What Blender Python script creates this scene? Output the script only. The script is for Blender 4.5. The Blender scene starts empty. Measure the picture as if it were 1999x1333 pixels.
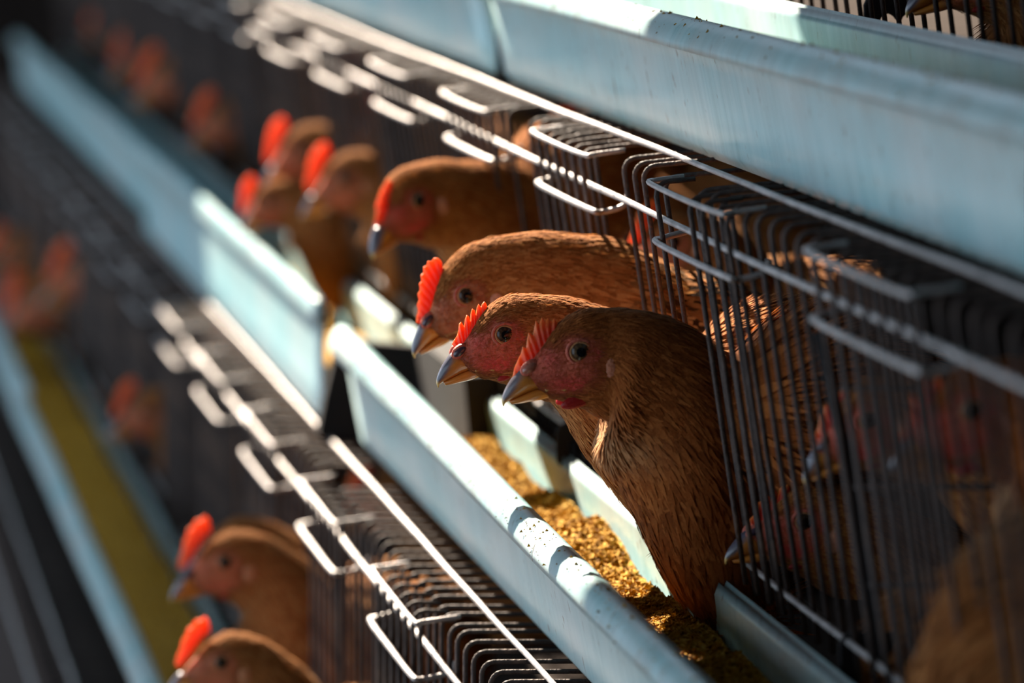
import bpy, math, random
import numpy as np
from mathutils import Vector, Matrix, noise

random.seed(7); rng = np.random.default_rng(7)
SC = bpy.context.scene
COL = SC.collection

# ------------------------------------------------------------------ camera
# world: +y runs along the cage row away from the camera, +x goes into the cages, z is up
F = 11100.0; CX, CY = 999.5, 666.5
VPX, VPY = -505.0, -411.0                 # where the lines of the row meet
S = 2.60                                  # a reference distance along the row
row = Vector((VPX-CX, -(VPY-CY), -F)).normalized()
ux, uy = -0.09, 1.0
uz = -(ux*row.x + uy*row.y)/row.z
up = Vector((ux, uy, uz)).normalized()
inn = row.cross(up).normalized()
M = Matrix((inn, row, up))                # camera vector -> world vector
CAM = Vector((0, 0, 1.5))

def pix(px, py, y):
    d = M @ Vector(((px-CX)/F, -(py-CY)/F, -1.0))
    return CAM + d*(y/d.y)
def D(dx, dy):                            # offset from the vanishing point, at the reference distance
    return pix(VPX+dx, VPY+dy, S)

cam_d = bpy.data.cameras.new('camera'); cam = bpy.data.objects.new('camera', cam_d); COL.objects.link(cam)
cam.matrix_world = Matrix.Translation(CAM) @ M.to_4x4()
cam_d.sensor_width = 36.0; cam_d.lens = 36.0*F/1999.0
cam_d.clip_start = 0.05; cam_d.clip_end = 60
cam_d.dof.use_dof = True; cam_d.dof.focus_distance = 2.56; cam_d.dof.aperture_fstop = 8.8
SC.camera = cam

# ------------------------------------------------------------------ light
SC.view_settings.view_transform = 'Standard'; SC.view_settings.look = 'None'
SC.view_settings.gamma = 1.0; SC.view_settings.use_curve_mapping = False
SC.view_settings.exposure = 0.0
w = bpy.data.worlds.new('sky'); SC.world = w; w.use_nodes = True
bg = w.node_tree.nodes['Background']; bg.inputs[0].default_value = (0.66, 0.82, 1.0, 1); bg.inputs[1].default_value = 2.4
SUN_DIR = Vector((-0.26, 1.15, 1.0)).normalized()      # towards the sun
sd = bpy.data.lights.new('sun', 'SUN'); sun = bpy.data.objects.new('sun', sd); COL.objects.link(sun)
sd.energy = 33.0; sd.color = (1.0, 0.85, 0.68); sd.angle = math.radians(0.6)
sun.rotation_euler = (-SUN_DIR).to_track_quat('-Z', 'Y').to_euler(); sun.location = (-1, 8, 6)

# ------------------------------------------------------------------ materials
def nodes_of(name):
    m = bpy.data.materials.new(name); m.use_nodes = True
    nt = m.node_tree; return m, nt, nt.nodes['Principled BSDF']
def N(nt, t, **kw):
    n = nt.nodes.new(t)
    for k, v in kw.items():
        if k.startswith('i_'): n.inputs[int(k[2:]) if k[2:].isdigit() else k[2:]].default_value = v
        else: setattr(n, k, v)
    return n
def ramp(nt, stops):
    r = nt.nodes.new('ShaderNodeValToRGB'); e = r.color_ramp.elements
    e[0].position, e[0].color = stops[0][0], (*stops[0][1], 1); e[1].position, e[1].color = stops[-1][0], (*stops[-1][1], 1)
    for p, c in stops[1:-1]:
        x = e.new(p); x.color = (*c, 1)
    return r
def noise_mat(name, stops, scale=(8, 8, 8), rough=0.6, metal=0.0, bump=0.0, detail=6, bscale=60, spec=0.5, distort=0.0):
    m, nt, b = nodes_of(name)
    tc = N(nt, 'ShaderNodeTexCoord'); mp = N(nt, 'ShaderNodeMapping'); mp.inputs['Scale'].default_value = scale
    nz = N(nt, 'ShaderNodeTexNoise'); nz.inputs['Scale'].default_value = 1; nz.inputs['Detail'].default_value = detail; nz.inputs['Distortion'].default_value = distort
    r = ramp(nt, stops); L = nt.links.new
    L(tc.outputs['Object'], mp.inputs[0]); L(mp.outputs[0], nz.inputs['Vector']); L(nz.outputs[0], r.inputs[0]); L(r.outputs[0], b.inputs['Base Color'])
    b.inputs['Roughness'].default_value = rough; b.inputs['Metallic'].default_value = metal
    b.inputs['Specular IOR Level'].default_value = spec
    if bump:
        n2 = N(nt, 'ShaderNodeTexNoise'); n2.inputs['Scale'].default_value = bscale; n2.inputs['Detail'].default_value = 8
        bp = N(nt, 'ShaderNodeBump'); bp.inputs['Strength'].default_value = bump; bp.inputs['Distance'].default_value = 0.002
        L(tc.outputs['Object'], n2.inputs['Vector']); L(n2.outputs[0], bp.inputs['Height']); L(bp.outputs[0], b.inputs['Normal'])
    return m
MAT = {}
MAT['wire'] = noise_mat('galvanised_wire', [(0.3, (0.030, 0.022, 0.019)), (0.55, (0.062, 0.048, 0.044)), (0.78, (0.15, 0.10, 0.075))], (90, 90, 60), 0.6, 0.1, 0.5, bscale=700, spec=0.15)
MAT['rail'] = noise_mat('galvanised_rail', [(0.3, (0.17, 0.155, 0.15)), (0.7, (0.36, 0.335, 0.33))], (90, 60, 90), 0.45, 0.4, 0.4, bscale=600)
MAT['black'] = noise_mat('black_plastic', [(0.3, (0.008, 0.008, 0.009)), (0.8, (0.02, 0.018, 0.018))], (30, 30, 30), 0.8, 0, 0.3, bscale=200, spec=0.12)
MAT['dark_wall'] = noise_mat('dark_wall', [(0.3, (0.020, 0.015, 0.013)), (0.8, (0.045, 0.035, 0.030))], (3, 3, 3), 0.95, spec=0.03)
MAT['floor'] = noise_mat('dusty_concrete', [(0.3, (0.05, 0.045, 0.04)), (0.8, (0.10, 0.09, 0.08))], (2, 2, 2), 0.9, bump=0.3)
MAT['roof'] = noise_mat('sun_mask_sheet', [(0.3, (0.12, 0.11, 0.10)), (0.8, (0.22, 0.20, 0.19))], (2, 2, 2), 0.8)

def trough_mat():
    m, nt, b = nodes_of('cyan_trough_plastic'); L = nt.links.new
    tc = N(nt, 'ShaderNodeTexCoord')
    mp = N(nt, 'ShaderNodeMapping'); mp.inputs['Scale'].default_value = (60, 110, 12)
    n1 = N(nt, 'ShaderNodeTexNoise'); n1.inputs['Scale'].default_value = 1; n1.inputs['Detail'].default_value = 6
    r1 = ramp(nt, [(0.25, (0.20, 0.44, 0.48)), (0.5, (0.30, 0.55, 0.59)), (0.8, (0.43, 0.64, 0.67))])
    L(tc.outputs['Object'], mp.inputs[0]); L(mp.outputs[0], n1.inputs['Vector']); L(n1.outputs[0], r1.inputs[0])
    n2 = N(nt, 'ShaderNodeTexNoise'); n2.inputs['Scale'].default_value = 7; n2.inputs['Detail'].default_value = 4
    r2 = ramp(nt, [(0.42, (0, 0, 0)), (0.72, (0.7, 0.7, 0.7))])
    L(tc.outputs['Object'], n2.inputs['Vector']); L(n2.outputs[0], r2.inputs[0])
    mx = N(nt, 'ShaderNodeMix', data_type='RGBA'); L(r2.outputs[0], mx.inputs[0]); L(r1.outputs[0], mx.inputs[6]); mx.inputs[7].default_value = (0.54, 0.62, 0.63, 1)
    # crumbs of droppings and dirt
    mp3 = N(nt, 'ShaderNodeMapping'); mp3.inputs['Scale'].default_value = (140, 180, 90)
    n3 = N(nt, 'ShaderNodeTexNoise'); n3.inputs['Scale'].default_value = 1; n3.inputs['Detail'].default_value = 3
    r3 = ramp(nt, [(0.665, (0, 0, 0)), (0.71, (0.85, 0.85, 0.85))])
    L(tc.outputs['Object'], mp3.inputs[0]); L(mp3.outputs[0], n3.inputs['Vector']); L(n3.outputs[0], r3.inputs[0])
    mx2 = N(nt, 'ShaderNodeMix', data_type='RGBA'); L(r3.outputs[0], mx2.inputs[0]); L(mx.outputs[2], mx2.inputs[6]); mx2.inputs[7].default_value = (0.10, 0.085, 0.07, 1)
    # dirt and painted shade along the lip and on the inner wall (vertex attribute painted from height on the profile)
    at = N(nt, 'ShaderNodeAttribute', attribute_name='grime_shade')
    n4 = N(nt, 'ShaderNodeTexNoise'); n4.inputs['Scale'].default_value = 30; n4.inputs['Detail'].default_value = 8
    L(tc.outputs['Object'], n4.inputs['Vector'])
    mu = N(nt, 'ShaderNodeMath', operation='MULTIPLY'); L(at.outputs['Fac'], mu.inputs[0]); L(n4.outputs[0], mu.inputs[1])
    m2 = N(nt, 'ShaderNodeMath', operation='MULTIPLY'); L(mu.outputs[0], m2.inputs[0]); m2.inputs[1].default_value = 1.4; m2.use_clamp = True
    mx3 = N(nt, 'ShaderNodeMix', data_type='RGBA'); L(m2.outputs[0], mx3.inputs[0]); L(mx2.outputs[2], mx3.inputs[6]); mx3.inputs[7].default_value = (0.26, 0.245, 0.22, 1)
    L(mx3.outputs[2], b.inputs['Base Color'])
    b.inputs['Roughness'].default_value = 0.30
    bp = N(nt, 'ShaderNodeBump'); bp.inputs['Strength'].default_value = 0.35; bp.inputs['Distance'].default_value = 0.001
    ad = N(nt, 'ShaderNodeMath', operation='ADD'); L(r3.outputs[0], ad.inputs[0]); L(n1.outputs[0], ad.inputs[1])
    L(ad.outputs[0], bp.inputs['Height']); L(bp.outputs[0], b.inputs['Normal'])
    tr = N(nt, 'ShaderNodeBsdfTranslucent'); L(mx3.outputs[2], tr.inputs[0])
    ms = N(nt, 'ShaderNodeMixShader'); ms.inputs[0].default_value = 0.12
    L(b.outputs[0], ms.inputs[1]); L(tr.outputs[0], ms.inputs[2]); L(ms.outputs[0], nt.nodes['Material Output'].inputs[0])
    return m
MAT['trough'] = trough_mat()

def feed_mat():
    m, nt, b = nodes_of('ground_maize_feed'); L = nt.links.new
    tc = N(nt, 'ShaderNodeTexCoord')
    v = N(nt, 'ShaderNodeTexVoronoi'); v.inputs['Scale'].default_value = 420
    r = ramp(nt, [(0.0, (0.13, 0.058, 0.004)), (0.35, (0.30, 0.145, 0.008)), (0.7, (0.39, 0.205, 0.013)), (1.0, (0.62, 0.40, 0.09))])
    sp = N(nt, 'ShaderNodeSeparateColor')
    L(tc.outputs['Object'], v.inputs['Vector']); L(v.outputs['Color'], sp.inputs[0]); L(sp.outputs[0], r.inputs[0]); L(r.outputs[0], b.inputs['Base Color'])
    b.inputs['Roughness'].default_value = 0.85; b.inputs['Specular IOR Level'].default_value = 0.08
    n = N(nt, 'ShaderNodeTexNoise'); n.inputs['Scale'].default_value = 500; n.inputs['Detail'].default_value = 6
    bp = N(nt, 'ShaderNodeBump'); bp.inputs['Strength'].default_value = 0.9; bp.inputs['Distance'].default_value = 0.002
    L(tc.outputs['Object'], n.inputs['Vector']); L(n.outputs[0], bp.inputs['Height']); L(bp.outputs[0], b.inputs['Normal'])
    return m
MAT['feed'] = feed_mat()

def attr_mat(name, rough, trans=0.0, sss=0.0, sheen=0.0, bump=0.0, bscale=(300, 300, 300), coat=0.0, spec=0.5, tint=(1, 1, 1), streak=0.0):
    m, nt, b = nodes_of(name); L = nt.links.new
    at = N(nt, 'ShaderNodeAttribute', attribute_name='col')
    tc = N(nt, 'ShaderNodeTexCoord'); mp = N(nt, 'ShaderNodeMapping'); mp.inputs['Scale'].default_value = bscale
    nz = N(nt, 'ShaderNodeTexNoise'); nz.inputs['Scale'].default_value = 1; nz.inputs['Detail'].default_value = 5
    L(tc.outputs['Object'], mp.inputs[0]); L(mp.outputs[0], nz.inputs['Vector'])
    src = at.outputs['Color']
    if streak:
        r = ramp(nt, [(0.25, (1-streak,)*3), (0.75, (1+streak*0.6,)*3)])
        L(nz.outputs[0], r.inputs[0])
        mx = N(nt, 'ShaderNodeMix', data_type='RGBA', blend_type='MULTIPLY'); mx.inputs[0].default_value = 1
        L(src, mx.inputs[6]); L(r.outputs[0], mx.inputs[7]); src = mx.outputs[2]
    L(src, b.inputs['Base Color'])
    b.inputs['Roughness'].default_value = rough; b.inputs['Specular IOR Level'].default_value = spec
    if sss:
        b.inputs['Subsurface Weight'].default_value = sss; b.inputs['Subsurface Radius'].default_value = (1.0, 0.25, 0.1); b.inputs['Subsurface Scale'].default_value = 0.003
    if sheen: b.inputs['Sheen Weight'].default_value = sheen; b.inputs['Sheen Roughness'].default_value = 0.4; b.inputs['Sheen Tint'].default_value = (1, .75, .45, 1)
    if coat: b.inputs['Coat Weight'].default_value = coat; b.inputs['Coat Roughness'].default_value = 0.08
    if bump:
        bp = N(nt, 'ShaderNodeBump'); bp.inputs['Strength'].default_value = bump; bp.inputs['Distance'].default_value = 0.001
        L(nz.outputs[0], bp.inputs['Height']); L(bp.outputs[0], b.inputs['Normal'])
    if trans:
        tr = N(nt, 'ShaderNodeBsdfTranslucent'); L(src, tr.inputs[0])
        ms = N(nt, 'ShaderNodeMixShader'); ms.inputs[0].default_value = trans
        L(b.outputs[0], ms.inputs[1]); L(tr.outputs[0], ms.inputs[2]); L(ms.outputs[0], nt.nodes['Material Output'].inputs[0])
    return m
MAT['skin'] = attr_mat('bird_skin', 0.6, sss=0.25, bump=0.8, bscale=(600, 600, 600), spec=0.2, streak=0.25)
MAT['feather'] = attr_mat('feathers', 0.8, trans=0.36, sheen=0.18, spec=0.05, bump=0.3, bscale=(900, 900, 900), streak=0.2)
MAT['comb'] = attr_mat('comb_flesh', 0.45, trans=0.42, sss=0.3, bump=0.7, bscale=(350, 350, 350), spec=0.4)
MAT['beak'] = attr_mat('horn', 0.30, trans=0.15, bump=0.15, bscale=(200, 200, 200), coat=0.3, streak=0.15)
MAT['eye'] = attr_mat('eye_ball', 0.08, coat=0.0, spec=0.25)

# ------------------------------------------------------------------ mesh helpers
def mesh(name, V, Fc, mat, smooth=True, cols=None, attr='col'):
    me = bpy.data.meshes.new(name)
    me.from_pydata([tuple(v) for v in V], [], [tuple(int(i) for i in f) for f in Fc]); me.update()
    if smooth: me.polygons.foreach_set('use_smooth', [True]*len(me.polygons))
    if mat: me.materials.append(MAT[mat] if isinstance(mat, str) else mat)
    if cols is not None:
        if attr == 'col':
            a = me.color_attributes.new('col', 'FLOAT_COLOR', 'POINT'); c = np.ones((len(V), 4), np.float32); c[:, :3] = cols
            a.data.foreach_set('color', c.ravel())
        else:
            a = me.attributes.new(attr, 'FLOAT', 'POINT'); a.data.foreach_set('value', np.asarray(cols, np.float32))
    return me
def obj(name, me, parent=None, loc=(0, 0, 0), rot=(0, 0, 0)):
    o = bpy.data.objects.new(name, me); COL.objects.link(o); o.location = loc; o.rotation_euler = rot
    if parent: o.parent = parent
    return o
def tag(o, label=None, cat=None, group=None, kind=None):
    if label: o['label'] = label
    if cat: o['category'] = cat
    if group: o['group'] = group
    if kind: o['kind'] = kind
    return o
def tube(pts, r, n=6, closed=False):
    P = [Vector(p) for p in pts]; V = []; Fc = []; m = len(P)
    nrm = None
    for i, p in enumerate(P):
        a = P[(i-1) % m] if (closed or i > 0) else p; b = P[(i+1) % m] if (closed or i < m-1) else p
        t = (b-a).normalized()
        if nrm is None:
            nrm = t.orthogonal().normalized()
        nrm = (nrm - t*nrm.dot(t)).normalized(); bn = t.cross(nrm)
        for k in range(n):
            an = 2*math.pi*k/n; V.append(p + nrm*math.cos(an)*r + bn*math.sin(an)*r)
    for i in range(m if closed else m-1):
        for k in range(n):
            j = (i+1) % m
            Fc.append((i*n+k, i*n+(k+1) % n, j*n+(k+1) % n, j*n+k))
    if not closed:
        Fc.append(tuple(range(n-1, -1, -1))); Fc.append(tuple((m-1)*n+k for k in range(n)))
    return V, Fc
def join(parts):
    V = []; Fc = []
    for v, f in parts:
        o = len(V); V += list(v); Fc += [tuple(i+o for i in q) for q in f]
    return V, Fc
def catmull(P, sub):
    P = np.asarray(P, float); out = []
    n = len(P)
    for i in range(n-1):
        p0 = P[max(i-1, 0)]; p1 = P[i]; p2 = P[i+1]; p3 = P[min(i+2, n-1)]
        for k in range(sub):
            t = k/sub
            out.append(0.5*((2*p1)+(-p0+p2)*t+(2*p0-5*p1+4*p2-p3)*t*t+(-p0+3*p1-3*p2+p3)*t**3))
    out.append(P[-1]); return np.array(out)
def box(x0, x1, y0, y1, z0, z1):
    V = [(x, y, z) for x in (x0, x1) for y in (y0, y1) for z in (z0, z1)]
    return V, [(0, 1, 3, 2), (4, 6, 7, 5), (0, 4, 5, 1), (2, 3, 7, 6), (0, 2, 6, 4), (1, 5, 7, 3)]
def extrude_poly(poly, axis_pt0, th, mapf):
    """poly: 2D outline; mapf(u,v,side) -> 3D; makes a plate of thickness th"""
    n = len(poly); V = [mapf(u, v, -1) for u, v in poly]+[mapf(u, v, 1) for u, v in poly]
    Fc = [tuple(range(n)), tuple(range(2*n-1, n-1, -1))]+[(i, i+n, (i+1) % n+n, (i+1) % n) for i in range(n)]
    return V, Fc

# ------------------------------------------------------------------ building shell and added light blockers
def struct(name, parts, mat):
    o = obj(name, mesh(name, *join(parts), mat, smooth=False)); o['kind'] = 'structure'; return o
struct('floor', [box(-4, 1.6, -1.1, 14.1, -0.05, 0)], 'floor')
struct('wall_back', [box(-4, 1.6, 14, 14.1, 0, 3.2)], 'dark_wall')
struct('wall_right', [box(1.5, 1.6, -1, 14, 0, 3.2)], 'dark_wall')
struct('fill_block_wall', [box(-4, 1.6, -1.1, -1.0, 0, 3.2)], 'dark_wall')  # unseen wall added behind the camera to cut fill light
zr = 2.55
struct('sun_mask_roof', [box(-2.2, 1.6, -1.0, 4.0, zr, zr+0.04), box(-2.2, -0.24, 4.0, 5.06, zr, zr+0.04), box(-2.2, -0.13, 5.06, 6.12, zr, zr+0.04), box(-2.2, 1.6, 6.12, 14.1, zr, zr+0.04)], 'roof')  # unseen roof slabs added and shaped so sun falls only through the gap

# ------------------------------------------------------------------ feed troughs
LIP = [(0.004, 0.0005), (0.0, 0.0022), (-0.004, 0.0018), (-0.0085, -0.0015), (-0.0115, -0.0062), (-0.0120, -0.0098), (-0.0100, -0.0102), (-0.0085, -0.0068), (-0.0050, -0.0035), (-0.0015, -0.0040)]
def trough(name, T0, y0, y1, back_drop, width=0.0632, depth=0.066, zo=lambda y: 0.0, xo=lambda y: 0.0, lab='', n=40, grp='feed troughs', lw=1.0, fl=0.0):
    # T0: (x,z) of the front lip; closed profile, counted lip -> outside wall -> bottom -> back lip -> inside
    W = width; B = -back_drop; d = depth
    prof = [(u*lw if u < 0 else u, v) for u, v in LIP]
    prof += [(0.001-fl*.3, -0.02), (0.003-fl*.65, -0.04), (0.005-fl, -d+0.008), (0.009-fl, -d+0.002), (0.016-fl, -d), (W-0.009, -d), (W-0.002, -d+0.003), (W+0.002, -d+0.010), (W-0.001, B-0.006)]
    c = (W+0.0008, B-0.0022)
    for a in range(-150, 151, 40): prof.append((c[0]-0.0026*math.sin(math.radians(-a))*(-1), c[1]-0.0026*math.cos(math.radians(a))))
    prof += [(W-0.0032, B-0.006), (W-0.0005, -d+0.011), (W-0.004, -d+0.0055), (W-0.011, -d+0.003), (0.017-fl, -d+0.003), (0.0115-fl, -d+0.005), (0.008-fl, -d+0.010), (0.0055-fl*.65, -0.04), (0.004-fl*.3, -0.02), (0.0035, -0.004)]
    m = len(prof); V = []; G = []; Fc = []
    for i in range(n+1):
        y = y0+(y1-y0)*i/n
        wob = 0.0005*math.sin(y*7)
        for j, (u, v) in enumerate(prof):
            k = max(0.0, 1+v/0.045) if u < 0.02 else 0.0        # the lip side bows, the bottom stays
            V.append((T0[0]+u+(xo(y)+wob)*k, y, T0[1]+v+zo(y)*k))
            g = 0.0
            if u < 0.004 and -0.03 < v: g = 0.85*(1-abs(v+0.011)/0.019)  # strip under the lip: dirt, with the lip's shadow painted in
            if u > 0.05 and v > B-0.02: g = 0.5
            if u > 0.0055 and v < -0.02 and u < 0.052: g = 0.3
            if 0.05 < u < W-0.003 and v < B-0.004: g = 0.55  # inner back wall darkened: shade put into the colour
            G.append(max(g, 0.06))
        if i < n:
            for j in range(m):
                a = i*m+j; b = i*m+(j+1) % m
                Fc.append((a, a+m, b+m, b))
    Fc.append(tuple(range(m))); Fc.append(tuple(n*m+j for j in range(m-1, -1, -1)))
    o = obj(name, mesh(name, V, Fc, 'trough', cols=G, attr='grime_shade'))
    tag(o, lab, 'feed trough', grp); return o
def xz(p): return (p.x, p.z)
T2 = xz(D(1530, 1411)); T3 = xz(D(1822, 450)); T1 = xz(D(1095, 2362))
lerp = lambda y, a, b, va, vb: va+(vb-va)*min(max((y-a)/(b-a), 0), 1)
zo2 = lambda y: lerp(y, 2.1, 2.6, -0.004, 0.001) + lerp(y, 2.6, 3.4, 0, 0.009)
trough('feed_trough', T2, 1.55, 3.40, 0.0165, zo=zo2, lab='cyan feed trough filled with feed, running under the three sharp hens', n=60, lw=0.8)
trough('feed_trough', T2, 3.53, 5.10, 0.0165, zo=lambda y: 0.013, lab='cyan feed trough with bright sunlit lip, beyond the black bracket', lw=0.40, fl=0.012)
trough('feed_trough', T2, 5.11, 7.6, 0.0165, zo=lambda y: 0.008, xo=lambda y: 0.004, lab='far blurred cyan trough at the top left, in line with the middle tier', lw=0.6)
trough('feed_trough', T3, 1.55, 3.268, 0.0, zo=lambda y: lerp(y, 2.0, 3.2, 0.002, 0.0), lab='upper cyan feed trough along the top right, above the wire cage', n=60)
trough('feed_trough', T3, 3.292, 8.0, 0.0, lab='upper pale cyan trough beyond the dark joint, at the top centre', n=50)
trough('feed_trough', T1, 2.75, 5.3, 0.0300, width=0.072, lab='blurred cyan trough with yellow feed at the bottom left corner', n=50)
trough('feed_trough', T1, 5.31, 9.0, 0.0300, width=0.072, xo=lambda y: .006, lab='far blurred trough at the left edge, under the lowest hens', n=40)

# dark joint plates between upper trough lengths, black bracket of the middle trough
def plate(name, pts_px, y, th, lab, cat, grp=None, bevel=True):
    P = [pix(px, py, y) for px, py in pts_px]; n = len(P)
    c = sum(P, Vector())/n
    V = [(p.x-c.x, -th/2, p.z-c.z) for p in P]+[(p.x-c.x, th/2, p.z-c.z) for p in P]
    Fc = [tuple(range(n)), tuple(range(2*n-1, n-1, -1))]+[(i, i+n, (i+1) % n+n, (i+1) % n) for i in range(n)]
    me = mesh(name, V, Fc, 'black', smooth=False)
    o = obj(name, me, loc=(c.x, y, c.z))
    b = o.modifiers.new('bevel', 'BEVEL'); b.width = min(0.0008, th*0.3); b.segments = 2
    return tag(o, lab, cat, grp)
# bracket: plate across the trough line with a rounded hook rim
br = [(655, 672), (700, 664), (800, 672), (900, 688), (985, 700), (990, 880), (970, 925), (900, 930), (800, 915), (700, 895), (640, 868), (618, 842), (632, 770)]
plate('trough_bracket', br, 3.46, 0.016, 'wide black plastic bracket between the two middle trough lengths', 'bracket')
brk = bpy.data.objects['trough_bracket']
ln = obj('clamp', mesh('clamp', *join([box(T2[0]+.048, T2[0]+.0672, 3.21, 3.45, T2[1]-.060, T2[1]-.004)]), 'black', smooth=False), brk, tuple(-brk.location))
jt = [(972, -30), (985, -30), (988, 140), (1000, 165), (975, 172), (970, 150)]
plate('joint_plate', jt, 3.28, 0.010, 'thin dark joint strip between the two upper trough lengths', 'joint plate')

# black hooks that hold the trough's back lip to the cage
def hook(px, py, y, lab, s=1.0):
    o2 = [(0, 0), (-2, -60), (5, -76), (20, -84), (95, -84), (92, -50), (74, -38), (70, -28), (62, -30), (56, -38), (46, -44), (34, -40), (29, -30), (30, -16), (36, -6), (35, 8), (26, 17), (12, 18), (3, 10)]
    plate('trough_hook', [(px+a*s, py+b*s) for a, b in o2], y, 0.004, lab, 'hook', 'black hooks on the trough back lips')
hook(1688, 70, 2.60, 'black plastic hook gripping the upper trough at the top right', 1.0)
hook(1397, 14, 2.98, 'blurred black hook on the upper trough at the top centre', 0.85)
hook(1086, 896, 2.915, 'black hook on the trough rim below the nearest sharp beak', 0.85)
hook(1640, 1325, 2.20, 'black block hook at the trough rim near the bottom right', 1.1)

# ------------------------------------------------------------------ wire cages
WP = 0.0295
def cage(cfg):
    """cfg: corner D-offset, lean (px per px), roof slope, y range"""
    C = D(*cfg['corner']); Hpx = cfg.get('h', 740)
    def PD(dx, dy):                                      # local offset from the corner given in reference pixels
        p = D(cfg['corner'][0]+dx, cfg['corner'][1]+dy); return Vector((p.x-C.x, 0, p.z-C.z))
    root = bpy.data.objects.new('wire_cage', None); COL.objects.link(root); root.location = (C.x, 0, C.z); root.empty_display_size = .05
    tag(root, cfg['label'], 'cage', 'wire cage tiers')
    rs = cfg.get('roof', 0.0); lean = cfg['lean']
    def wire_pts(out=0.0, dh=0.0, roof=0.11, h=Hpx):
        pts = [(roof, 0, roof*rs)]
        R = 0.006
        bot = PD(lean*h, h)
        dirv = Vector((bot.x, 0, bot.z)).normalized()
        for k in range(5):
            a = math.pi/2*k/4
            ctr = Vector((R, 0, -R)); pts.append((ctr.x-R*math.sin(a), 0, ctr.z+R*math.cos(a)))
        p = Vector((0, 0, -R)); 
        for t in (0.33, 0.66, 1.0):
            q = p + dirv*(bot.length-R)*t; pts.append((q.x, 0, q.z))
        return [(x-out, y, z+dh) for x, y, z in pts]
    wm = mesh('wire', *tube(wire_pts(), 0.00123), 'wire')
    y0, y1 = cfg['y']; y = y0; i = 0; far = []
    skip = cfg.get('skip', [])
    while y < y1:
        yy = y + random.uniform(-0.0018, 0.0018)
        if not any(a < yy < b for a, b in skip):
            if yy < cfg.get('yfar', 6.0):
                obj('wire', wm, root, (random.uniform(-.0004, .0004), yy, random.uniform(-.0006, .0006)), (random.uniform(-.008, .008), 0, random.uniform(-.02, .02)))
            else: far.append(yy)
        y += WP; i += 1
    if far:
        o = obj('far_wires', mesh('far_wires', *join([([(v[0], v[1]+f, v[2]) for v in tube(wire_pts(), 0.00123, 4)[0]], tube(wire_pts(), 0.00123, 4)[1]) for f in far]), 'wire'), root); o['kind'] = 'stuff'
    # rails along the row
    def rail(name, off, r=0.0014, ya=y0-0.03, yb=y1):
        nn = int((yb-ya)/0.06)+2
        pts = [(off.x+0.0002*math.sin(k*1.7), ya+(yb-ya)*k/(nn-1), off.z+0.0004*math.sin(k*.5)) for k in range(nn)]
        return obj(name, mesh(name, *tube(pts, r, 8), 'rail'), root)
    if not cfg.get('bottom_only'):
        tw = Vector((PD(75 if rs == 0 else cfg['tw'], 0).x, 0, 0)); tw.z = tw.x*rs+0.0024
        rail('top_rail', tw, 0.0014)
        m1 = PD(lean*80, 82); m1.x -= 0.0024; rail('middle_rail', m1, 0.0015)
    m2 = PD(lean*682, 682); m2.x -= 0.0024; rail('bottom_rail', m2, 0.0014)
    # doors: shallow boxes of wire hanging outside the front, one per cell
    for k, (ya, yb) in enumerate(cfg.get('doors', [])):
        out = cfg.get('dout', 0.0105)
        tl = PD(0, 2); top = [(0.006, yb, tl.z+.001), (-out+.004, yb, tl.z+.0005), (-out, yb-0.006, tl.z), (-out, (ya+yb)/2, tl.z-.0008), (-out, ya+0.005, tl.z), (-out+.004, ya, tl.z+.0005), (0.008, ya, tl.z+.001)]
        ml = PD(lean*112, 112)
        b = [(ml.x+0.004, yb, ml.z+.003), (ml.x-out+0.003, yb, ml.z+.001), (ml.x-out-.001, yb-.005, ml.z), (ml.x-out-.001, (ya+yb)/2, ml.z-.0006), (ml.x-out-.001, ya+.005, ml.z), (ml.x-out+0.003, ya, ml.z-.001), (ml.x+0.003, ya-.001, ml.z+.001), (ml.x+0.0055, ya-.0015, ml.z+.006)]
        fr = join([tube(catmull(top, 5), 0.00125, 7), tube(catmull(b, 5), 0.00145, 8)])
        door = obj('door', mesh('door', *fr, 'rail'), root)
        nw = 7; dm = None
        h = 700
        for q in range(nw):
            yq = ya+0.006+(yb-ya-0.012)*q/(nw-1)
            if any(a < yq < bb for a, bb in skip): continue
            if dm is None: dm = mesh('door_wire', *tube(wire_pts(out=out-.0024, dh=tl.z, roof=0.018, h=h), 0.00123), 'wire')
            obj('door_wire', dm, door, (0, yq, 0), (0, 0, random.uniform(-.03, .03)))
    return root, C, PD
mod = 0.379
dcent = 2.400
doors2 = [(dcent+mod*k-0.097, dcent+mod*k+0.097) for k in range(-1, 12)]
necks2 = [(2.43, 2.49), (2.522, 2.565), (2.655, 2.705), (2.98, 3.03)]
cage2, C2, PD2 = cage(dict(corner=(1745, 731), lean=0.15, y=(1.72, 7.8), yfar=6.0, doors=doors2, skip=necks2,
     label='wire mesh cage tier in the middle that the sharp hens look out of'))
doors1 = [(2.80+mod*k-0.097, 2.80+mod*k+0.097) for k in range(0, 12)]
cage1, C1, PD1 = cage(dict(corner=(1425, 1682), lean=0.0, y=(2.30, 7.8), yfar=6.0, doors=doors1, dout=0.014, roof=-0.10, tw=92,
     label='lower wire mesh cage tier under the middle trough', skip=[(3.24, 3.32)]))
cage3, C3, PD3 = cage(dict(corner=(2105, -216), lean=0.13, y=(1.72, 4.0), bottom_only=True,
     label='uppermost wire cage at the top right corner, only its foot in view'))
cage0, C0, PD0 = cage(dict(corner=(905, 2660), lean=0.0, y=(3.6, 7.5), roof=-0.05, tw=80,
     label='lowest wire cage tier at the bottom left corner'))

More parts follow.
